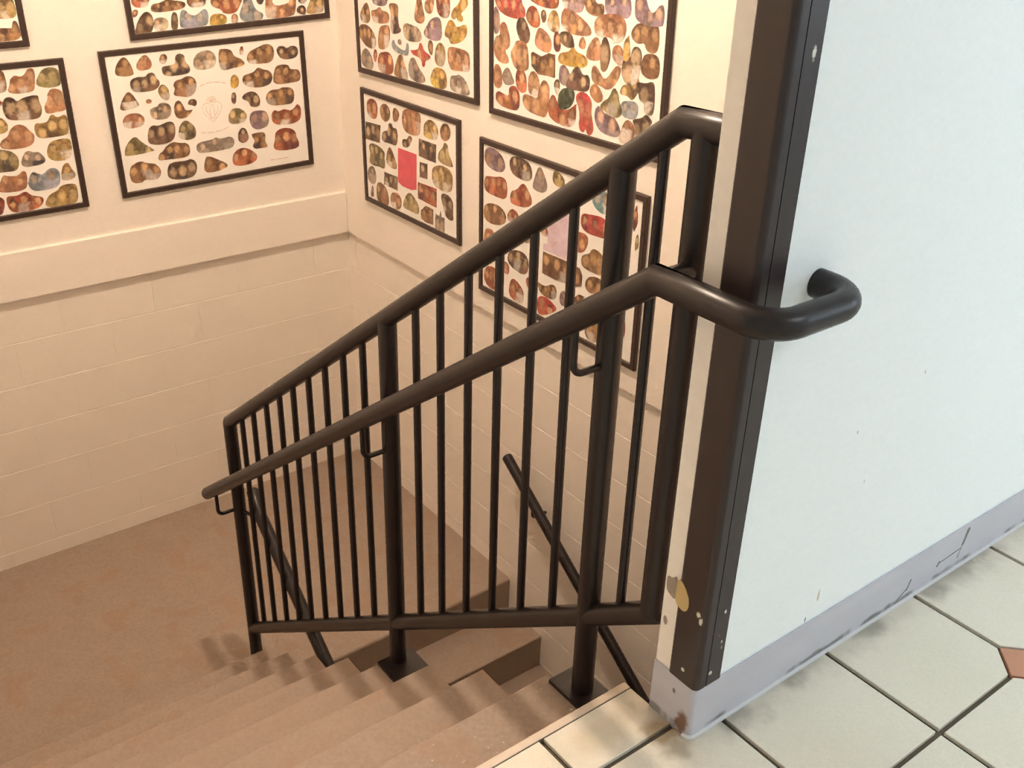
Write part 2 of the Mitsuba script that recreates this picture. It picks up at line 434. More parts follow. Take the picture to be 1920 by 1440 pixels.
obj('landing', extrude_x(pts, XL, W + RR - .001), 'mat_step', stair, smooth=25, label='wide tan landing between the two flights')
for k in range(1, 9):
    ya, yb, z = Y2 - (k - 1) * G2, Y2 - k * G2, ZL - k * RISE
    q = [(ya + .004, z)] + [(2 * yb - a, b) for a, b in rounded(yb, z, .008, 1)] + [(yb + .004, z - RISE - .12), (ya + .004, z - .12)]
    obj('step', extrude_x(np.array(q), .0, W + RR - .001), 'mat_step', stair, smooth=25)

# ------------------------------------------------------------------ the railing
R = .0242
XR, XH = .035, -.05
SL = -.734
rz = lambda y: 1.117 + SL * (y - .206)          # top rail axis
bz = lambda y: .184 + SL * (y - .152) - .003    # bottom rail axis
hz = lambda y: .889 - .7345 * (y - .157)        # handrail axis
YA, YB, YC, YD = 2.287, 1.131, .334, .157
rail = thing('stair_railing', 'dark brown pipe railing with round bars along the open side of the stair', 'railing')
obj('top_rail', tube([(XR, YA, rz(YA)), (XR, .206, rz(.206)), (XR, TH + .001, rz(.206) + .004)], R, round_end=(True, False)), 'mat_metal', rail, smooth=50)
obj('bottom_rail', tube([(XR, YA, bz(YA)), (XR, YD - .012, bz(YD - .012))], R * .98, round_end=(False, True)), 'mat_metal', rail, smooth=50)
obj('end_post', tube([(XR, YD, rz(.206) + .004), (XR, YD, bz(YD) - .006)], R, round_end=(False, True)), 'mat_metal', rail, smooth=50)
obj('post', tube([(XR, YA, ZL + .001), (XR, YA, rz(YA))], R), 'mat_metal', rail, smooth=50)
for y, zf in ((YB, -4 * RISE + .0102), (YC, -RISE + .0102)):
    obj('post', tube([(XR, y, zf), (XR, y, rz(y))], R), 'mat_metal', rail, smooth=50)
    hw = .058 if y == YB else .043
    pl = trimesh.creation.box((2 * hw, .104, .010))
    pl.apply_translation((XR, y + (.012 if y == YC else -.028), zf - .005))
    obj('base_plate', join(pl, box(XI + .0005, XI + .009, y - .038 - (.04 if y == YB else 0), y + .062 - (.04 if y == YB else 0), zf - .11, zf - .009)), 'mat_metal', rail)
BARS = [2.165, 2.055, 1.937, 1.825, 1.718, 1.604, 1.491, 1.376, 1.264, .998, .892, .781, .672, .562, .451, .243]
for y in BARS:
    obj('baluster', tube([(XR, y, bz(y)), (XR, y, rz(y))], .0096, n=14), 'mat_metal', rail, smooth=50)
# graspable handrail: along the flight, round the wall corner, back into the wall
YE, ZH = .150, .893
path = [(XH, 2.375, hz(2.375)), (XH, YE, ZH)]
yf, xe = -.080, .152
path += arc((XH, YE, ZH), (XH, yf, ZH), (xe, yf, ZH), .055, 10)
path += arc((XH, yf, ZH), (xe, yf, ZH), (xe, .0, ZH), .055, 10) + [(xe, .0005, ZH)]
hr = obj('handrail', tube(path, R, n=28, round_end=(True, False)), 'mat_metal', rail, smooth=38)
for y in (YA, YB, YC):
    zt, zb = hz(y), hz(y) - .115
    p = [(XH, y, zt)] + arc((XH, y, zt), (XH, y, zb), (XR, y, zb), .022, 7) + [(XR - .01, y, zb)]
    obj('bracket', tube(p, .0068, n=12), 'mat_metal', hr, smooth=50)
obj('bracket', tube([(XH, YE - .002, ZH - .003), (XR, YE + .004, ZH - .003)], .017, n=16), 'mat_metal', hr, smooth=50)

# handrail of the lower flight, on the inner side
low = thing('lower_handrail', 'dark pipe handrail running down the lower flight behind the railing bars', 'handrail')
obj('rail', tube([(.078, 2.245, -.712), (.060, 2.175, -.742), (.060, 1.667, -1.134), (.060, .30, -2.135)], R * .97, round_end=(True, True)), 'mat_metal', low, smooth=50)
obj('bracket', tube([(.038, YA - .01, -.80)] + arc((.038, YA - .01, -.80), (.068, 2.20, -.80), (.065, 2.19, -.73), .02, 6) + [(.066, 2.195, -.735)], .0075, n=12), 'mat_metal', low, smooth=50)
# handrail on the right wall
wh = thing('wall_handrail', 'dark pipe handrail fixed to the block wall beside the lower flight', 'handrail')
xw, sl2 = W + RR - .075, .716
wz = lambda y: -.839 + sl2 * (y - 2.038)
obj('rail', tube([(xw, 2.045, wz(2.045)), (xw, .25, wz(.25))], .0225, round_end=(True, True)), 'mat_metal', wh, smooth=50)
for y in (1.86, .75):
    p = [(xw, y, wz(y))] + arc((xw, y, wz(y)), (xw, y, wz(y) - .075), (W + RR, y, wz(y) - .075), .02, 6) + [(W + RR - .002, y, wz(y) - .075)]
    obj('bracket', tube(p, .007, n=12), 'mat_metal', wh, smooth=50)

CUTOUTS = '''
#B1
b -398,208 -387,244 -358,272 -341,260 -324,205 -338,199 -367,200
o -307,233 -291,256 -268,272 -253,256 -245,233 -256,217 -290,215 -304,220
b -209,246 -197,266 -182,263 -179,248 -193,230 -205,234
d -204,209 -197,216 -161,216 -141,224 -139,254 -122,261 -105,252 -108,230 -88,203 -91,186 -107,180 -197,179
w -66,209 -59,241 -32,258 6,262 29,244 31,213 19,194 -20,188 -57,193
b 52,257 66,260 104,254 111,225 144,211 160,194 147,184 107,182 61,175 47,191
r 146,237 150,259 158,262 158,238 150,232
b 175,213 190,237 228,249 270,263 298,249 301,215 285,186 227,187 184,192
d 318,229 327,244 350,244 367,230 386,241 409,238 419,222 411,198 380,189 333,196
d -344,166 -333,181 -304,186 -279,180 -262,198 -242,194 -238,173 -225,161 -229,142 -252,130 -303,129 -338,135
y -232,128 -213,147 -194,128 -191,102 -196,82 -217,87 -230,107
b -170,99 -156,120 -164,139 -152,153 -127,155 -105,166 -79,159 -68,138 -76,103 -100,85 -131,89
b -402,64 -390,97 -361,133 -347,122 -328,86 -325,74 -349,67
o -291,87 -278,93 -270,84 -281,77
w -280,47 -264,55 -243,55 -238,68 -214,70 -195,56 -193,31 -207,9 -244,6 -275,16
b -177,34 -167,65 -152,71 -140,49 -133,22 -105,23 -121,5 -145,-2 -170,3
d -113,53 -104,67 -85,68 -77,56 -84,42 -94,48
o -400,13 -387,36 -358,44 -324,37 -310,16 -321,-8 -358,-13 -393,-9
d -306,-72 -298,-32 -280,-17 -255,-26 -227,-15 -197,-12 -187,-33 -193,-74 -212,-93 -255,-99 -302,-89
g -172,-67 -160,-32 -136,-14 -106,-40 -98,-67 -105,-93 -144,-96 -170,-86
g -412,-113 -398,-80 -361,-51 -342,-78 -294,-119 -334,-124 -410,-125
b -276,-165 -268,-142 -250,-134 -232,-113 -202,-100 -176,-111 -146,-113 -135,-131 -140,-163 -168,-170 -233,-166
b -403,-193 -394,-172 -355,-159 -326,-175 -295,-180 -277,-205 -279,-232 -305,-245 -352,-234 -361,-246 -400,-243 -406,-214
d -244,-226 -235,-195 -210,-187 -161,-192 -133,-185 -115,-205 -119,-242 -143,-263 -204,-261 -241,-249
b -81,-244 -69,-196 -57,-185 -17,-207 31,-238 6,-251 -58,-257
k -102,-147 -96,-121 -28,-118 -9,-110 6,-121 59,-115 71,-131 65,-160 18,-164 -90,-164
r 57,-223 63,-196 91,-175 126,-178 165,-206 171,-230 148,-246 94,-250 60,-240
d 94,-128 101,-96 123,-84 135,-104 140,-136 118,-149 101,-143
b 159,-122 174,-119 219,-120 220,-142 213,-155 227,-185 203,-184 167,-184 160,-169 177,-153
r 260,-190 272,-161 275,-128 308,-115 349,-121 372,-142 371,-165 385,-190 379,-212 316,-214 268,-205
Y 87,109 95,144 113,148 125,125 116,99 96,95
b 145,123 152,140 199,145 221,167 243,153 269,148 283,128 275,97 239,85 181,89 151,104
b 289,105 302,152 318,166 365,162 369,139 412,137 421,112 413,88 370,88 322,86 299,91
d 83,35 89,72 100,73 103,54 96,27
d 134,50 158,66 190,65 208,46 213,19 203,1 169,6 165,30 140,41
b 245,25 255,51 278,62 308,58 326,66 368,61 382,40 374,-3 336,-6 260,-1
g 60,-47 65,-16 85,6 123,-2 144,-32 132,-58 76,-59
p 157,-66 163,-29 186,-19 233,-25 245,-52 243,-84 219,-97 177,-98
r 265,-82 267,-38 283,-29 297,-41 328,-30 358,-45 383,-31 394,-16 408,-35 403,-80 377,-95 315,-97
#B2
b 205,276 230,276 234,245 232,210 222,198 188,200
o 236,196 251,221 255,241 272,253 291,242 313,255 323,273 345,271 334,204 325,191 280,187
g 345,221 378,271 434,266 434,232 434,207 415,199 379,199 350,209
d 208,137 211,159 226,175 247,170 260,150 285,166 339,172 337,151 344,125 339,98 323,85 266,88 219,94 210,114
o 360,127 380,152 379,171 396,189 426,182 434,159 434,126 433,104 403,103 361,98
y 306,45 314,63 331,59 361,61 372,83 382,89 397,71 427,84 434,66 429,14 413,7 367,6 312,7
y 162,109 198,97 209,68 200,46 148,44
o 170,-1 181,16 205,25 217,52 244,68 269,60 282,39 297,23 292,-5 267,-20 205,-20 176,-13
y 334,-63 347,-26 363,-15 410,-10 432,-20 425,-77 404,-94 349,-89
g 127,-18 178,-23 210,-39 223,-66 213,-102 187,-107 110,-100
k 232,-82 248,-51 264,-39 284,-51 302,-49 323,-81 311,-94 261,-98 239,-95
u 241,-170 253,-143 267,-125 281,-135 302,-146 334,-119 361,-129 365,-157 354,-194 316,-200 256,-200
y 371,-168 386,-116 406,-109 411,-134 426,-156 419,-173 385,-177
o 129,-180 139,-153 156,-122 170,-129 209,-135 233,-115 240,-126 234,-174 217,-188 163,-188
y 289,-263 314,-227 349,-218 362,-201 386,-197 419,-200 421,-226 416,-271 385,-276 306,-276
r 149,-222 157,-207 189,-215 224,-197 242,-222 281,-231 283,-247 265,-269 199,-276 156,-268
r 96,-196 137,-210 135,-240 119,-276 80,-271
r 174,172 205,165 202,147 169,146
#B3
r -420,-134 -352,-140 -358,-173 -377,-183 -421,-176
o -427,-205 -419,-191 -406,-194 -412,-210 -426,-216
b -348,-195 -343,-178 -313,-177 -282,-165 -255,-171 -206,-181 -213,-199 -266,-205 -340,-204
b -196,-179 -187,-154 -118,-159 -121,-194 -146,-201 -184,-199
r -96,-188 -78,-164 50,-174 29,-213 5,-241 -44,-237 -51,-219 -85,-208
d -427,-275 -408,-232 -376,-201 -355,-212 -349,-242 -362,-278 -385,-279 -426,-279
w -348,-255 -341,-234 -316,-230 -291,-240 -292,-266 -311,-279 -343,-275
d -276,-267 -265,-216 -251,-217 -249,-243 -255,-278 -271,-279
u -237,-254 -228,-215 -215,-209 -191,-236 -162,-239 -129,-213 -116,-225 -119,-265 -135,-279 -198,-279 -236,-279
Y -109,-267 -100,-243 -74,-239 -41,-246 -36,-269 -51,-279 -91,-279 -107,-278
o -13,-272 -6,-247 14,-250 10,-279 -10,-279
u 25,-253 43,-222 60,-175 79,-177 93,-232 111,-248 131,-258 123,-278 87,-279 66,-279 36,-274
d 112,-207 112,-180 145,-183 136,-211 123,-216
o 146,-269 155,-183 179,-186 178,-236 266,-229 270,-193 294,-195 283,-268 260,-277 165,-277
d 294,-260 302,-245 324,-241 336,-255 331,-278 310,-273
b 304,-219 313,-197 356,-200 330,-235
y 340,-269 363,-229 377,-202 427,-207 423,-274 398,-274 358,-277
#R1
b -420,-64 -403,-34 -364,-2 -347,-14 -336,-55 -345,-77 -371,-86 -409,-81
p -304,2 -304,31 -185,41 -191,9 -225,-3 -280,-2
o -323,-33 -283,-29 -251,-11 -234,-28 -197,-26 -177,-37 -183,-61 -213,-70 -301,-76 -314,-59
b -172,1 -159,11 -117,12 -102,2 -112,-43 -103,-73 -88,-87 -103,-97 -163,-106 -165,-62 -153,-25
o 24,-15 43,37 56,61 72,54 85,8 97,-19 85,-39 49,-43 25,-34
o 102,18 108,43 131,48 147,63 168,65 161,23 144,1 112,4
r 188,39 187,71 272,79 278,36 269,0 228,-5 197,7
Y 289,5 300,28 336,47 366,81 391,84 399,58 365,33 340,21 364,7 359,-5 334,-4 325,12 304,-4
b -434,-145 -434,-105 -384,-94 -335,-106 -301,-137 -298,-167 -311,-185 -369,-187 -424,-157
o -279,-174 -264,-108 -246,-88 -197,-79 -176,-87 -184,-141 -205,-168 -249,-181
u -163,-145 -147,-133 -137,-154 -74,-170 -49,-164 -44,-134 -31,-139 -37,-176 -57,-182 -133,-177 -156,-165
p -111,-133 -99,-124 -88,-134 -95,-143 -107,-141
w -69,-73 -53,-57 -14,-58 9,-62 37,-62 68,-84 67,-107 44,-115 -18,-121 -58,-113
p 89,-76 119,-47 137,-26 194,-7 213,-24 217,-71 203,-91 160,-98 106,-91
Y 242,-60 263,-21 286,-8 313,-27 323,-37 379,-18 389,-27 388,-51 352,-80 281,-97 272,-73 246,-73
R -9,-159 48,-152 55,-125 69,-121 81,-151 130,-163 126,-172 90,-182 86,-205 75,-210 68,-182 46,-173 1,-170
b 118,-129 125,-106 141,-103 151,-118 144,-155 130,-154
y 165,-169 175,-125 203,-103 228,-111 240,-141 230,-178 212,-192 177,-188
o 260,-157 262,-115 301,-110 390,-114 405,-134 404,-186 359,-187 283,-194 267,-176
k -431,-242 -410,-205 -380,-195 -353,-214 -328,-251 -340,-274 -367,-279 -418,-269
r -321,-219 -313,-193 -299,-190 -292,-209 -305,-239 -317,-237
r -289,-252 -276,-207 -244,-195 -200,-189 -171,-200 -158,-241 -171,-271 -215,-279 -271,-278
b -155,-266 -131,-222 -110,-190 -86,-187 -77,-209 -49,-257 -49,-278 -88,-279 -141,-276
k -36,-248 -30,-210 -8,-187 14,-189 32,-216 84,-253 85,-269 34,-278 -23,-268
Y 126,-256 143,-224 165,-204 208,-202 237,-212 246,-245 237,-272 200,-279 151,-279
k 271,-267 276,-220 312,-218 330,-209 373,-221 393,-249 404,-269 382,-278 305,-276
#R3
r -339,221 -250,225 -260,139 -344,146
b -226,193 -204,220 -165,222 -144,199 -150,168 -185,146 -219,159
b -114,217 -88,221 -66,199 -87,167 -118,164
o -40,199 -27,227 21,237 84,237 104,221 97,153 69,137 -13,135 -40,159
y 130,178 135,198 162,220 205,221 235,194 229,153 177,146 128,149
b 252,192 269,222 303,231 326,210 319,176 284,158 260,168
-d -361,114 -231,121 -243,40 -368,34
d -214,94 -158,110 -156,144 -132,144 -130,127 -87,132 -94,58 -152,61 -217,55
d -44,97 -7,99 9,122 30,119 21,98 -8,69 -46,69
g -340,11 -296,26 -205,11 -208,-24 -206,-71 -262,-67 -294,-75 -343,-70 -326,-28
b -189,-35 -181,4 -158,39 -140,28 -104,-26 -106,-47 -150,-50
-P -84,52 66,55 58,-102 20,-113 -57,-114 -93,-102
-d 87,128 220,129 216,51 147,50 84,54
g 233,75 245,105 275,127 284,150 305,142 305,118 337,74 339,62 261,61
-d 91,28 150,32 148,-34 88,-38
y 189,-5 194,26 244,47 312,46 338,26 336,-28 310,-52 223,-53 193,-33
k -365,-129 -347,-95 -310,-83 -289,-111 -295,-156 -329,-169 -358,-155
-d -212,-85 -98,-83 -102,-146 -217,-145
d -339,-205 -324,-182 -319,-225 -338,-230
b -281,-147 -217,-148 -185,-188 -186,-237 -235,-237 -287,-236
o -166,-200 -154,-173 -113,-159 -75,-171 -74,-214 -109,-237 -152,-232
g -60,-210 -40,-167 -5,-130 37,-143 73,-175 70,-212 6,-209
-r 71,-65 218,-59 216,-143 130,-140 70,-137
d 253,-71 309,-67 339,-86 336,-132 341,-168 291,-164 269,-124
-b 91,-186 130,-156 189,-158 187,-227 127,-232 90,-223
-k 206,-171 237,-174 247,-148 254,-174 276,-173 275,-237 204,-237
#R2
p -436,1 -436,71 -425,81 -408,62 -403,14 -414,-8 -436,-10
R -436,118 -283,133 -275,103 -255,86 -257,62 -295,55 -365,59 -414,77
r -247,62 -238,91 -214,104 -189,96 -170,62 -179,37 -219,40
b -163,79 -156,95 -143,93 -138,70 -151,57
y -129,55 -117,88 -92,103 -72,85 -64,44 -82,32 -114,38
r -250,137 -75,152 -74,115 -111,107 -195,114
p -49,124 -51,154 54,164 54,118 25,109 -24,112
b 65,128 57,164 97,168 117,137 151,144 155,119 136,107 84,112
p 162,131 160,173 269,183 281,132 264,114 225,119 175,117
p 300,127 300,185 336,188 356,143 383,135 405,164 420,163 423,113 406,107 360,104 317,112
o -56,71 -48,106 -24,116 26,98 74,78 99,54 88,43 23,38 -39,46
o 116,71 119,94 153,112 214,119 254,108 262,77 248,47 215,37 192,55 146,45 122,54
b 285,66 303,96 329,105 371,100 401,105 409,80 406,34 384,25 359,33 350,56 318,45
o -436,-61 -425,-22 -393,-18 -400,17 -378,35 -357,18 -338,-36 -356,-55 -378,-62 -348,-91 -352,-106 -399,-107 -428,-89
d -301,17 -295,50 -263,61 -236,32 -225,6 -238,-22 -272,-24
o -334,-68 -313,-46 -300,-23 -259,-20 -238,-36 -229,-100 -242,-114 -277,-121 -312,-111
o -195,-11 -185,22 -170,37 -133,25 -106,0 -108,-31 -131,-39 -184,-29
d -63,25 -45,39 -1,36 13,4 13,-4 -24,-7 -56,6
r -90,6 -85,31 -70,34 -54,-13 -70,-30 -87,-21
o 42,11 56,35 71,18 68,-1 46,0
o 78,-26 90,10 123,43 146,23 152,-17 134,-30 99,-31
d 153,-1 154,28 166,47 185,28 196,-11 178,-58 157,-60 151,-24
o 207,-1 211,20 233,29 256,12 259,-13 243,-33 214,-16
Y 261,-9 259,41 275,57 287,5 275,-14
-b -216,-53 -206,-47 -157,-57 -118,-40 -82,-42 -80,-119 -127,-118 -174,-120 -212,-97
Y -65,-53 -54,-33 -11,-27 10,-4 26,-22 69,-26 85,-40 78,-57 35,-65 -53,-65
d 254,-55 259,-13 294,-9 299,24 314,34 334,25 339,-6 330,-51 319,-77 282,-87
b 342,-34 349,6 364,18 400,20 417,5 419,-37 397,-49 365,-49
o -436,-169 -436,-134 -417,-117 -388,-139 -387,-190 -412,-204 -436,-193
k -383,-159 -370,-131 -347,-123 -329,-147 -312,-170 -340,-180 -369,-182
r -302,-147 -291,-120 -263,-117 -242,-143 -240,-188 -268,-197 -293,-183
o -227,-165 -222,-131 -201,-112 -173,-129 -163,-172 -178,-196 -219,-193
p -57,-108 -52,-75 -27,-71 0,-99 -2,-123 -30,-136 -52,-127
d -23,-141 0,-99 23,-72 41,-62 62,-94 91,-85 101,-107 94,-136 39,-140
d -82,-143 -75,-126 -59,-123 -55,-147 -66,-170
G -59,-192 -50,-162 -23,-145 21,-143 26,-170 6,-201 -32,-217 -52,-211
R 32,-165 58,-145 89,-147 115,-167 112,-207 129,-250 122,-274 104,-279 89,-250 79,-276 56,-265 63,-211
o 110,-64 124,-48 155,-76 175,-92 201,-69 227,-36 250,-40 231,-87 193,-116 157,-106 116,-101
o 106,-141 111,-117 134,-106 166,-135 167,-154 139,-165
r -424,-243 -413,-215 -368,-225 -339,-225 -339,-191 -304,-181 -279,-207 -284,-263 -338,-266 -397,-261
o -260,-229 -254,-202 -205,-204 -171,-211 -159,-155 -140,-135 -113,-148 -111,-192 -122,-260 -162,-261 -232,-254
r -113,-233 -104,-195 -86,-176 -65,-200 -44,-226 0,-218 34,-194 37,-244 16,-268 -29,-272 -95,-260
p 136,-218 140,-186 157,-175 183,-202 205,-190 242,-210 261,-238 251,-258 199,-259 157,-250
g 162,-174 179,-156 204,-144 221,-106 240,-119 247,-149 263,-165 257,-191 217,-198 181,-183
u 262,-173 261,-146 291,-138 325,-136 338,-148 334,-179 313,-189 274,-187
o 260,-265 271,-224 291,-196 320,-204 329,-241 308,-263 270,-275
d 319,-192 361,-182 377,-166 394,-175 405,-185 365,-215 335,-240 331,-206
d 337,-93 329,-73 367,-74 398,-61 406,-90 407,-155 387,-164 368,-158 370,-125 346,-125
y 251,-118 265,-89 299,-92 323,-55 341,-78 332,-101 308,-131 290,-116
#R4
p -442,241 -431,283 -374,289 -320,268 -306,229 -340,207 -417,213
d -279,252 -268,286 -197,292 -150,276 -142,233 -168,214 -256,219
k -135,203 -119,245 -101,286 -76,268 -50,225 -63,198 -112,193
g -17,245 -15,288 8,292 48,267 31,239
r -442,134 -432,170 -383,175 -323,192 -294,177 -295,111 -360,108 -426,110
r -270,111 -263,152 -232,159 -193,202 -161,178 -134,139 -169,114 -241,105
b -442,4 -437,50 -392,70 -325,69 -293,38 -313,4 -402,-14
r -288,46 -261,83 -224,76 -218,51 -271,30
U 197,238 209,268 251,287 283,266 286,221 258,202 218,214
R 145,139 151,174 190,179 260,189 288,167 287,122 240,117 168,115
r 90,61 97,95 178,105 187,77 166,36 120,26
b 160,-1 167,24 202,35 218,64 263,56 282,32 283,-18 216,-21 170,-17
d -279,-138 -272,-97 -235,-79 -171,-73 -143,-109 -162,-159 -232,-158
r -439,-253 -422,-204 -364,-193 -341,-221 -351,-286 -409,-288
r -267,-262 -252,-203 -219,-203 -175,-230 -174,-272 -194,-291 -250,-281
-b -60,-116 -60,-30 10,-28 96,-27 153,-32 168,-56 167,-95 131,-110 15,-119
-L -45,150 79,149 87,-24 -62,-23 -60,1 -37,7
r -156,-189 -152,-165 -110,-160 -102,-199 -139,-208
b -84,-165 -42,-172 7,-142 27,-162 20,-198 -30,-206 -71,-195
R -84,-269 -80,-223 -40,-209 12,-222 33,-235 -16,-270 -67,-291
b 188,-94 192,-61 227,-39 276,-40 282,-63 224,-108
b 199,-263 205,-214 258,-195 282,-232 278,-267 248,-292 215,-287
p 50,-196 52,-161 75,-146 92,-180 70,-209
b 125,-168 152,-134 180,-134 163,-163
o -75,46 -55,71 -35,56 -39,36 -69,34
g 426,160 433,173 440,140 429,126
r 402,223 418,268 427,219 414,192
b -195,4 -145,39 -103,24 -132,-18 -183,-26
r 318,200 376,204 389,166 331,156
o 320,93 387,100 401,45 342,38
b 349,-22 399,-11 405,-71 363,-80
r 352,-141 403,-135 407,-217 364,-215
b 77,250 122,249 125,208 79,208
r 326,290 375,290 384,247 339,246
#B4
y 377,-124 422,-126 428,-174 424,-190 410,-197 374,-197 364,-192
b 348,-234 397,-238 406,-239 413,-213 421,-212 429,-248 428,-265 410,-276 383,-276 339,-277
'''

# ------------------------------------------------------------------ framed photo collages
PAL = {  # ground dark, ground mid, clothes, skin
 'b': ((.075, .034, .022), (.20, .105, .06), (.42, .25, .13), (.66, .42, .22)),
 'd': ((.045, .026, .020), (.11, .065, .045), (.30, .19, .12), (.60, .44, .28)),
 'o': ((.20, .085, .05), (.42, .20, .11), (.60, .34, .20), (.74, .46, .27)),
 'r': ((.13, .035, .025), (.34, .085, .055), (.55, .22, .11), (.68, .40, .22)),
 'R': ((.30, .035, .04), (.55, .09, .09), (.50, .16, .10), (.66, .36, .22)),
 'y': ((.12, .065, .025), (.36, .23, .09), (.62, .46, .20), (.74, .54, .27)),
 'Y': ((.22, .105, .03), (.55, .34, .09), (.72, .54, .14), (.76, .52, .22)),
 'g': ((.085, .06, .03), (.22, .185, .09), (.46, .38, .19), (.66, .52, .28)),
 'G': ((.02, .025, .016), (.07, .08, .05), (.20, .22, .15), (.40, .40, .28)),
 'k': ((.13, .10, .085), (.30, .24, .20), (.50, .43, .36), (.62, .48, .36)),
 'u': ((.14, .16, .18), (.30, .34, .37), (.48, .52, .54), (.60, .52, .44)),
 'U': ((.08, .16, .20), (.14, .30, .38), (.30, .52, .60), (.60, .50, .42)),
 'p': ((.12, .075, .09), (.26, .18, .21), (.44, .34, .37), (.66, .45, .34)),
 'w': ((.08, .05, .035), (.52, .42, .31), (.74, .64, .50), (.72, .53, .36)),
 'P': ((.62, .09, .12), (.66, .105, .135), (.66, .105, .135), (.66, .105, .135)),
 'L': ((.66, .52, .62), (.72, .58, .66), (.70, .55, .64), (.68, .52, .60)),
}
def cutout_mesh(poly, tag, rng):
    """flat photo print cut to the outline poly (local u, v in metres): fine mesh with colours per vertex: figures before a ground"""
    x0, y0, x1, y1 = poly.bounds
    w, h = x1 - x0, y1 - y0
    step = max(.0042, min(w, h) / 14)
    bd = np.array(poly.segmentize(step).exterior.coords)[:-1]
    gx, gy = np.meshgrid(np.arange(x0, x1, step), np.arange(y0, y1, step))
    gp = np.c_[gx.ravel(), gy.ravel()] + rng.uniform(-.2, .2, (gx.size, 2)) * step
    inn = poly.buffer(-step * .45)
    keep = [inn.contains(Point(*q)) for q in gp]
    v = np.vstack([bd, gp[keep]])
    tri = Delaunay(v).simplices
    c = v[tri].mean(1)
    tri = tri[[poly.contains(Point(*q)) for q in c]]
    a = v[tri]
    s = np.cross(a[:, 1] - a[:, 0], a[:, 2] - a[:, 0])
    tri = tri[np.abs(s) > 1e-10]
    s = s[np.abs(s) > 1e-10]
    tri[s < 0] = tri[s < 0][:, ::-1]
    dark, mid, cloth, skin = (np.array(q) for q in PAL[tag])
    P3 = np.c_[v * 38 + rng.uniform(0, 50, 2), np.full(len(v), rng.uniform(0, 9))]
    t = np.clip((meshkit.fbm(P3) + 1) / 2 if meshkit.fbm(P3).min() < -.01 else meshkit.fbm(P3), 0, 1)[:, None]
    t = np.clip((t - .3) * 2.2, 0, 1)
    col = dark * (1 - t) + mid * t
    t2 = np.clip((meshkit.fbm(P3 * 1.9 + 31) - .5) * 3.2, 0, 1)[:, None]
    if tag not in 'PL':
        col = col * (1 - .55 * t2) + (cloth * .5 + skin * .5) * .55 * t2
    if tag not in 'PLG':
        n = max(1, int(round(w / rng.uniform(.036, .060)))) if w > .035 else 1
        hh = min(h * rng.uniform(.28, .48), .050)
        for i in range(n):
            cx = x0 + w * (i + .5) / n + rng.uniform(-.12, .12) * w / n
            col_y = [q for q in bd if abs(q[0] - cx) < w * .12]
            top = max((q[1] for q in col_y), default=y1)
            cy = top - hh * rng.uniform(.62, .95) - rng.uniform(0, .16) * h
            rx, ry = hh * .36, hh * .46
            hair = np.array([.03, .018, .012]) if rng.random() < .6 else np.array([.22, .12, .05])
            def lay(mask, cc):
                global_mask = np.clip(mask, 0, 1)[:, None]
                return col * (1 - global_mask) + cc * global_mask
            ctop = cloth * rng.uniform(.35, 1.2) * np.array([1, rng.uniform(.85, 1.05), rng.uniform(.75, 1.1)])
            if rng.random() < .22:
                ctop = np.array([.74, .68, .60])
            if rng.random() < .12:
                ctop = np.array([.05, .04, .045])
            bw = min(w / n * .46, hh * 1.0)
            lean = rng.uniform(-.35, .35)
            body = (1 - np.clip((np.abs(v[:, 0] - cx - lean * (cy - v[:, 1])) / bw - .55 + .9 * (t2[:, 0] - .4)) / .4, 0, 1)) * np.clip((cy - ry * .7 - v[:, 1]) / .004, 0, 1)
            col = lay(body * rng.uniform(.35, .9), np.clip(ctop, 0, .8))
            d = np.hypot((v[:, 0] - cx) / (rx * 1.5), (v[:, 1] - cy - ry * .25) / (ry * 1.45))
            col = lay((1 - np.clip((d - .8) / .3, 0, 1)) * rng.uniform(.3, .9), hair)
            d = np.hypot((v[:, 0] - cx) / rx, (v[:, 1] - cy) / ry) + .9 * (t2[:, 0] - .45)
            col = lay((1 - np.clip((d - .65) / .45, 0, 1)) * rng.uniform(.5, .95), skin * rng.uniform(.6, 1.12))
    t3 = meshkit.fbm(P3 * 3.4 + 77)[:, None]
    col = np.clip(col * ((1 + .9 * (t3 - .5)) if tag not in 'PL' else 1) * (1 + .12 * (rng.random((len(v), 1)) - .5)), .005, .85)
    return v, tri, col

def thicken(v, tri, col, d0, d1, place):
    """print as a thin sheet: face at depth d1 and its edge back to d0; place maps (u, v, depth) to the room"""
    n = len(v)
    e = np.sort(np.vstack([tri[:, [0, 1]], tri[:, [1, 2]], tri[:, [2, 0]]]), 1)
    es, inv, cnt = np.unique(e, axis=0, return_inverse=True, return_counts=True)
    raw = np.vstack([tri[:, [0, 1]], tri[:, [1, 2]], tri[:, [2, 0]]])
    rim = raw[cnt[inv.ravel()] == 1]
    f = [tri]
    f.append(np.c_[rim[:, 1], rim[:, 0], rim[:, 0] + n])
    f.append(np.c_[rim[:, 1], rim[:, 0] + n, rim[:, 1] + n])
    vv = np.vstack([place(v, d1), place(v, d0)])
    return (vv, np.vstack(f)), np.vstack([col, col])

def moulding(w, h, b, d, place):
    """mitred frame of border b and depth d as one ring of bevelled section"""
    sec = [(0, 0), (0, d - .003), (.003, d), (b - .004, d), (b, .0098), (b, .004)]
    rings = []
    for sx, sy in ((-1, -1), (1, -1), (1, 1), (-1, 1), (-1, -1)):
        uvd = np.array([[sx * (w / 2 - o), sy * (h / 2 - o), z] for o, z in sec])
        rings.append(place(uvd[:, :2], uvd[:, 2]))
    m = loft(rings, cap=False)
    m.merge_vertices()
    trimesh.repair.fix_normals(m)
    return m

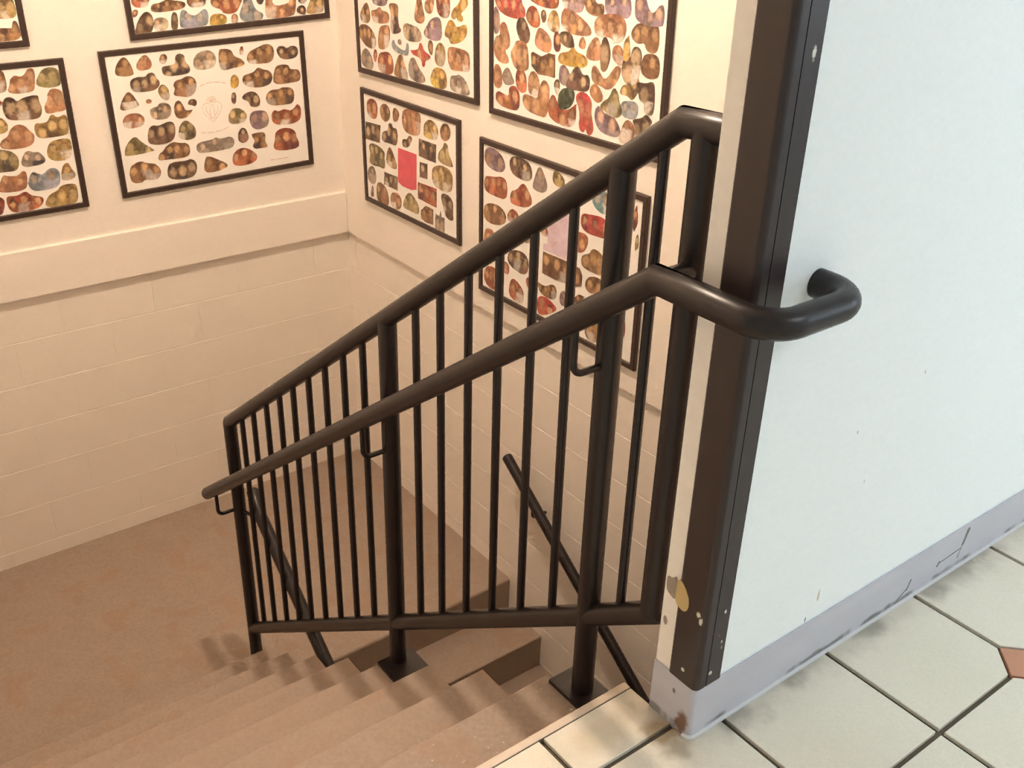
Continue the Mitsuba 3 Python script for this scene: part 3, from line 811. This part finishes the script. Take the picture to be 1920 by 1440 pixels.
FRAMES = {  # wall, centre along the wall, centre height, width, height, tilt, depth, label
 'B1': ('b', .5715, .4105, .906, .607, 1.0, .0145, 'framed photo collage with a faint heart emblem in its middle, on the back wall'),
 'B2': ('b', -.480, .389, .920, .605, .4, .0145, 'dark framed photo collage at the left edge of the view, left of the heart collage'),
 'B3': ('b', .694, 1.057, .906, .610, 1.8, .0145, 'framed photo collage above the heart collage, only its lower strip in view'),
 'B4': ('b', -.592, 1.050, .910, .610, .4, .0145, 'framed photo collage in the top left corner of the view, mostly cut off'),
 'R1': ('r', -2.823, .8785, .920, .610, 1.9, .0145, 'framed photo collage on the right wall nearest the corner, upper row'),
 'R2': ('r', -1.822, .893, .925, .610, 1.5, .0145, 'densely filled photo collage on the right wall, upper row by the top of the railing'),
 'R3': ('r', -2.867, .237, .787, .526, .85, .0145, 'smaller framed photo collage around a pink sheet, lower row nearest the corner'),
 'R4': ('r', -1.862, .159, .942, .637, .6, .0145, 'framed photo collage with a lilac sheet seen through the railing bars'),
}
rows = {}
for line in CUTOUTS.strip().split('\n'):
    if line[0] == '#':
        cur = rows.setdefault(line[1:], [])
    else:
        tag, *pts = line.split(' ')
        cur.append((tag, [tuple(int(x) / 1000 for x in q.split(',')) for q in pts]))
rng = np.random.default_rng(11)
# ranges (local u, v) that the photograph does not show: filled with prints of the same kind
HIDDEN = {'B2': (-.44, .13, -.28, .28), 'B3': (-.43, .43, -.13, .28), 'B4': (-.43, .30, -.28, .28), 'R1': (-.43, .43, .17, .28), 'R2': (-.44, .44, .22, .28), 'R4': (-.44, .44, -.29, .29)}
for name, (wall, cu, cz, w, h, tilt, dep, lab) in FRAMES.items():
    ca, sa = math.cos(math.radians(tilt)), math.sin(math.radians(tilt))
    def place(uv_, d, wall=wall, cu=cu, cz=cz, ca=ca, sa=sa):
        uv_ = np.asarray(uv_, float)
        U = cu + ca * uv_[:, 0] - sa * uv_[:, 1]
        Z = cz + sa * uv_[:, 0] + ca * uv_[:, 1]
        D = np.broadcast_to(d, U.shape) + .001
        return np.c_[U, L - D, Z] if wall == 'b' else np.c_[W - D, -U, Z]
    key = thing('photo_collage', lab, 'picture', 'framed photo collages on the stairwell walls')
    obj('frame', moulding(w, h, .0235, dep, place), 'mat_frame', key)
    sheet = Polygon([(-w / 2 + .004, -h / 2 + .004), (w / 2 - .004, -h / 2 + .004), (w / 2 - .004, h / 2 - .004), (-w / 2 + .004, h / 2 - .004)])
    m = trimesh.creation.extrude_polygon(sheet, .008)
    v = np.array(m.vertices)
    m = trimesh.Trimesh(place(v[:, :2], v[:, 2]), m.faces)
    trimesh.repair.fix_normals(m)
    obj('backing_sheet', m, 'mat_paper', key)
    lim = sbox(-w / 2 + .0245, -h / 2 + .0245, w / 2 - .0245, h / 2 - .0245)
    done = []
    items = []
    for tag, pts in rows[name]:
        sharp = tag[0] == '-'
        p = (Polygon(pts).buffer(0) if sharp else blob(Polygon(pts).buffer(0).buffer(.0035, join_style=2, mitre_limit=2).exterior.coords[:-1], 2)).intersection(lim)
        if p.geom_type != 'Polygon':
            p = max(p.geoms, key=lambda q: q.area)
        items.append((tag.lstrip('-'), p))
    if name in HIDDEN:
        a0, a1, b0, b1 = HIDDEN[name]
        occ = unary_union([p for _, p in items]).buffer(.004)
        for _ in range(400):
            c = rng.uniform((a0, b0), (a1, b1))
            rr = rng.uniform(.026, .048)
            k = rng.integers(6, 9)
            ang = np.arange(k) * 2 * math.pi / k
            rad = rr * rng.uniform(.75, 1.25, k)
            p = blob(np.c_[c[0] + rad * np.cos(ang) * rng.uniform(.8, 1.3), c[1] + rad * np.sin(ang)], 2)
            if p.geom_type == 'Polygon' and lim.contains(p) and not occ.intersects(p):
                items.append((rng.choice(list('bbdooryk')), p))
                occ = unary_union([occ, p.buffer(.005)])
    for i, (tag, p) in enumerate(items):
        if p.area < 5e-5:
            continue
        cm = cutout_mesh(p, tag, rng)
        mesh, col = thicken(*cm, .0079, .0086 + .00035 * (i % 4), place)
        special = {'P': 'pink printed sheet', 'L': 'lilac sheet with a faint pencil drawing'}.get(tag)
        obj('photo_cutout', mesh, 'mat_print', key, label=special, color=col)
    def strokes(lines, wd, d=.0086, name='faint_print', mat='mat_ink'):
        ms = []
        for ln in lines:
            ln = np.array(ln, float)
            for a, b in zip(ln[:-1], ln[1:]):
                t_ = (b - a) / (np.linalg.norm(b - a) + 1e-9)
                nn = np.array([-t_[1], t_[0]]) * wd / 2
                q = np.array([a - nn, b - nn, b + nn, a + nn])
                ms.append(trimesh.Trimesh(place(q, d), [[0, 1, 2], [0, 2, 3]], process=False))
        obj(name, join(*ms), mat, key, label='faint printed lines')
    def loc(u, z):
        q = np.array([u - cu, z - cz])
        return (ca * q[0] + sa * q[1], -sa * q[0] + ca * q[1])
    if name == 'B1':
        def arcline(p0, p1, p2, n):            # a row of short faint ticks: the caption is too blurred to read
            out = []
            for k in range(n):
                s = k / (n - 1)
                q = (1 - s) ** 2 * np.array(p0) + 2 * s * (1 - s) * np.array(p1) + s * s * np.array(p2)
                if k % 7 == 5:
                    continue
                out.append([loc(q[0] - .0016, q[1]), loc(q[0] + .0016, q[1] + .0008)])
            return out
        strokes(arcline((.520, .530), (.574, .550), (.632, .530), 24) + arcline((.500, .333), (.560, .318), (.624, .340), 24) + arcline((.815, .165), (.86, .163), (.905, .166), 20), .0042)
        def bez(*P, n=9):
            P = [np.array(q, float) for q in P]
            return [loc(*((1 - s) ** 2 * P[0] + 2 * s * (1 - s) * P[1] + s * s * P[2])) for s in np.linspace(0, 1, n)]
        hx, hz_ = .560, .372
        ln = [bez((hx, hz_), (.505, .425), (.518, .445)), bez((.518, .445), (.540, .468), (.560, .440)), bez((hx, hz_), (.618, .425), (.602, .447)), bez((.602, .447), (.580, .470), (.560, .440)),
              bez((hx, hz_ + .014), (.526, .42), (.534, .440)), bez((hx, hz_ + .014), (.596, .42), (.586, .440)), bez((.552, .388), (.548, .41), (.552, .440)), bez((.568, .388), (.572, .41), (.568, .440))]
        for a in range(5):
            an = math.pi / 2 + (a - 2) * .55
            c = np.array([.560, .458])
            tip = c + .026 * np.array([math.cos(an), math.sin(an)])
            for s in (-1, 1):
                mid_ = (c + tip) / 2 + s * .010 * np.array([-math.sin(an), math.cos(an)])
                ln.append(bez(c, mid_, tip, n=6))
        strokes(ln, .0016, name='line_emblem')
    if name == 'R1':
        strokes([[(-.115 + o, .245 - .028 * k), (-.115 + o + .075 - 2 * o, .245 - .028 * k + .002)] for k, o in enumerate((0, .018, .012, .022, .02))], .007)
    if name == 'R4':
        ln = []
        r2 = np.random.default_rng(3)
        base = np.array([[.0, .0]])
        cx_, cy_ = np.mean([q for t_, pp in rows[name] if t_ == '-L' for q in pp], 0)
        for k in range(26):
            s = r2.uniform(-1, 1)
            y_ = cy_ + r2.uniform(-.055, .06)
            ln.append([(cx_ + .002 * s, y_), (cx_ + .028 * s, y_ + r2.uniform(.002, .016))])
        strokes(ln, .0016, d=.0102, name='pencil_drawing')

# ------------------------------------------------------------------ lamps
def emitter(c):
    return {'type': 'area', 'radiance': {'type': 'rgb', 'value': [float(x) for x in c]}}
for c, r, rad in STAIR_LAMPS:
    k = thing('ceiling_lamp', 'small round warm ceiling lamp hung over the stair, outside the view', 'lamp')
    s = trimesh.creation.icosphere(subdivisions=3, radius=r)
    s.apply_translation(c)
    obj('globe', s, 'mat_lamp_base', k, smooth=True, emitter=emitter(rad * WARM))
    prof_ = [(.028, .105), (.06, .098), (.10, .065), (.125, .015), (.130, -.005), (.127, -.005), (.122, .015), (.097, .062), (.058, .094), (.028, .101)]
    a_ = np.arange(28) * 2 * math.pi / 28
    sh = loft([np.c_[c[0] + q * np.cos(a_), c[1] + q * np.sin(a_), np.full(28, c[2] + z)] for q, z in prof_], cap=False)
    obj('shade', sh, 'mat_lamp_base', k, smooth=50)
    obj('stem', tube([(c[0], c[1], c[2] + r - .002), (c[0], c[1], ZC)], .014, n=16), 'mat_lamp_base', k, smooth=50)
for (c, rad), where in zip(HALL_LAMPS, ('in front of the white wall',)):
    k = thing('ceiling_panel_light', f'cool white ceiling panel light {where}, outside the view', 'light')
    x, y = c
    fr = trimesh.creation.box((1.24, .64, .04)).difference(trimesh.creation.box((1.18, .58, .2)))
    fr.apply_translation((x, y, ZC - .021))
    obj('housing', fr, 'mat_lamp_base', k)
    v = np.array([[x - .59, y - .29, ZC - .02], [x + .59, y - .29, ZC - .02], [x + .59, y + .29, ZC - .02], [x - .59, y + .29, ZC - .02]])
    obj('diffuser', (v, np.array([[0, 2, 1], [0, 3, 2]])), 'mat_lamp_base', k, emitter=emitter(rad * COOL))

# the hall window: two frosted panes lit by the day, in a white frame
wx, wy0, wy1, wz0, wz1 = HX1 - .002, -2.85, -1.05, .85, 2.20
fr = box(wx - .04, wx, wy0, wy1, wz0, wz1).difference(join(box(wx - .2, wx + .1, wy0 + .06, (wy0 + wy1) / 2 - .03, wz0 + .06, wz1 - .06))).difference(box(wx - .2, wx + .1, (wy0 + wy1) / 2 + .03, wy1 - .06, wz0 + .06, wz1 - .06))
struct('window_1', fr, 'mat_ceiling', 'white framed hall window with frosted panes, outside the view')
for a, b in ((wy0 + .06, (wy0 + wy1) / 2 - .03), ((wy0 + wy1) / 2 + .03, wy1 - .06)):
    v = np.array([[wx - .012, a, wz0 + .06], [wx - .012, b, wz0 + .06], [wx - .012, b, wz1 - .06], [wx - .012, a, wz1 - .06]])
    obj('pane', (v, np.array([[0, 2, 1], [0, 3, 2]])), 'mat_lamp_base', 'window_1', emitter=emitter(WINDOW))
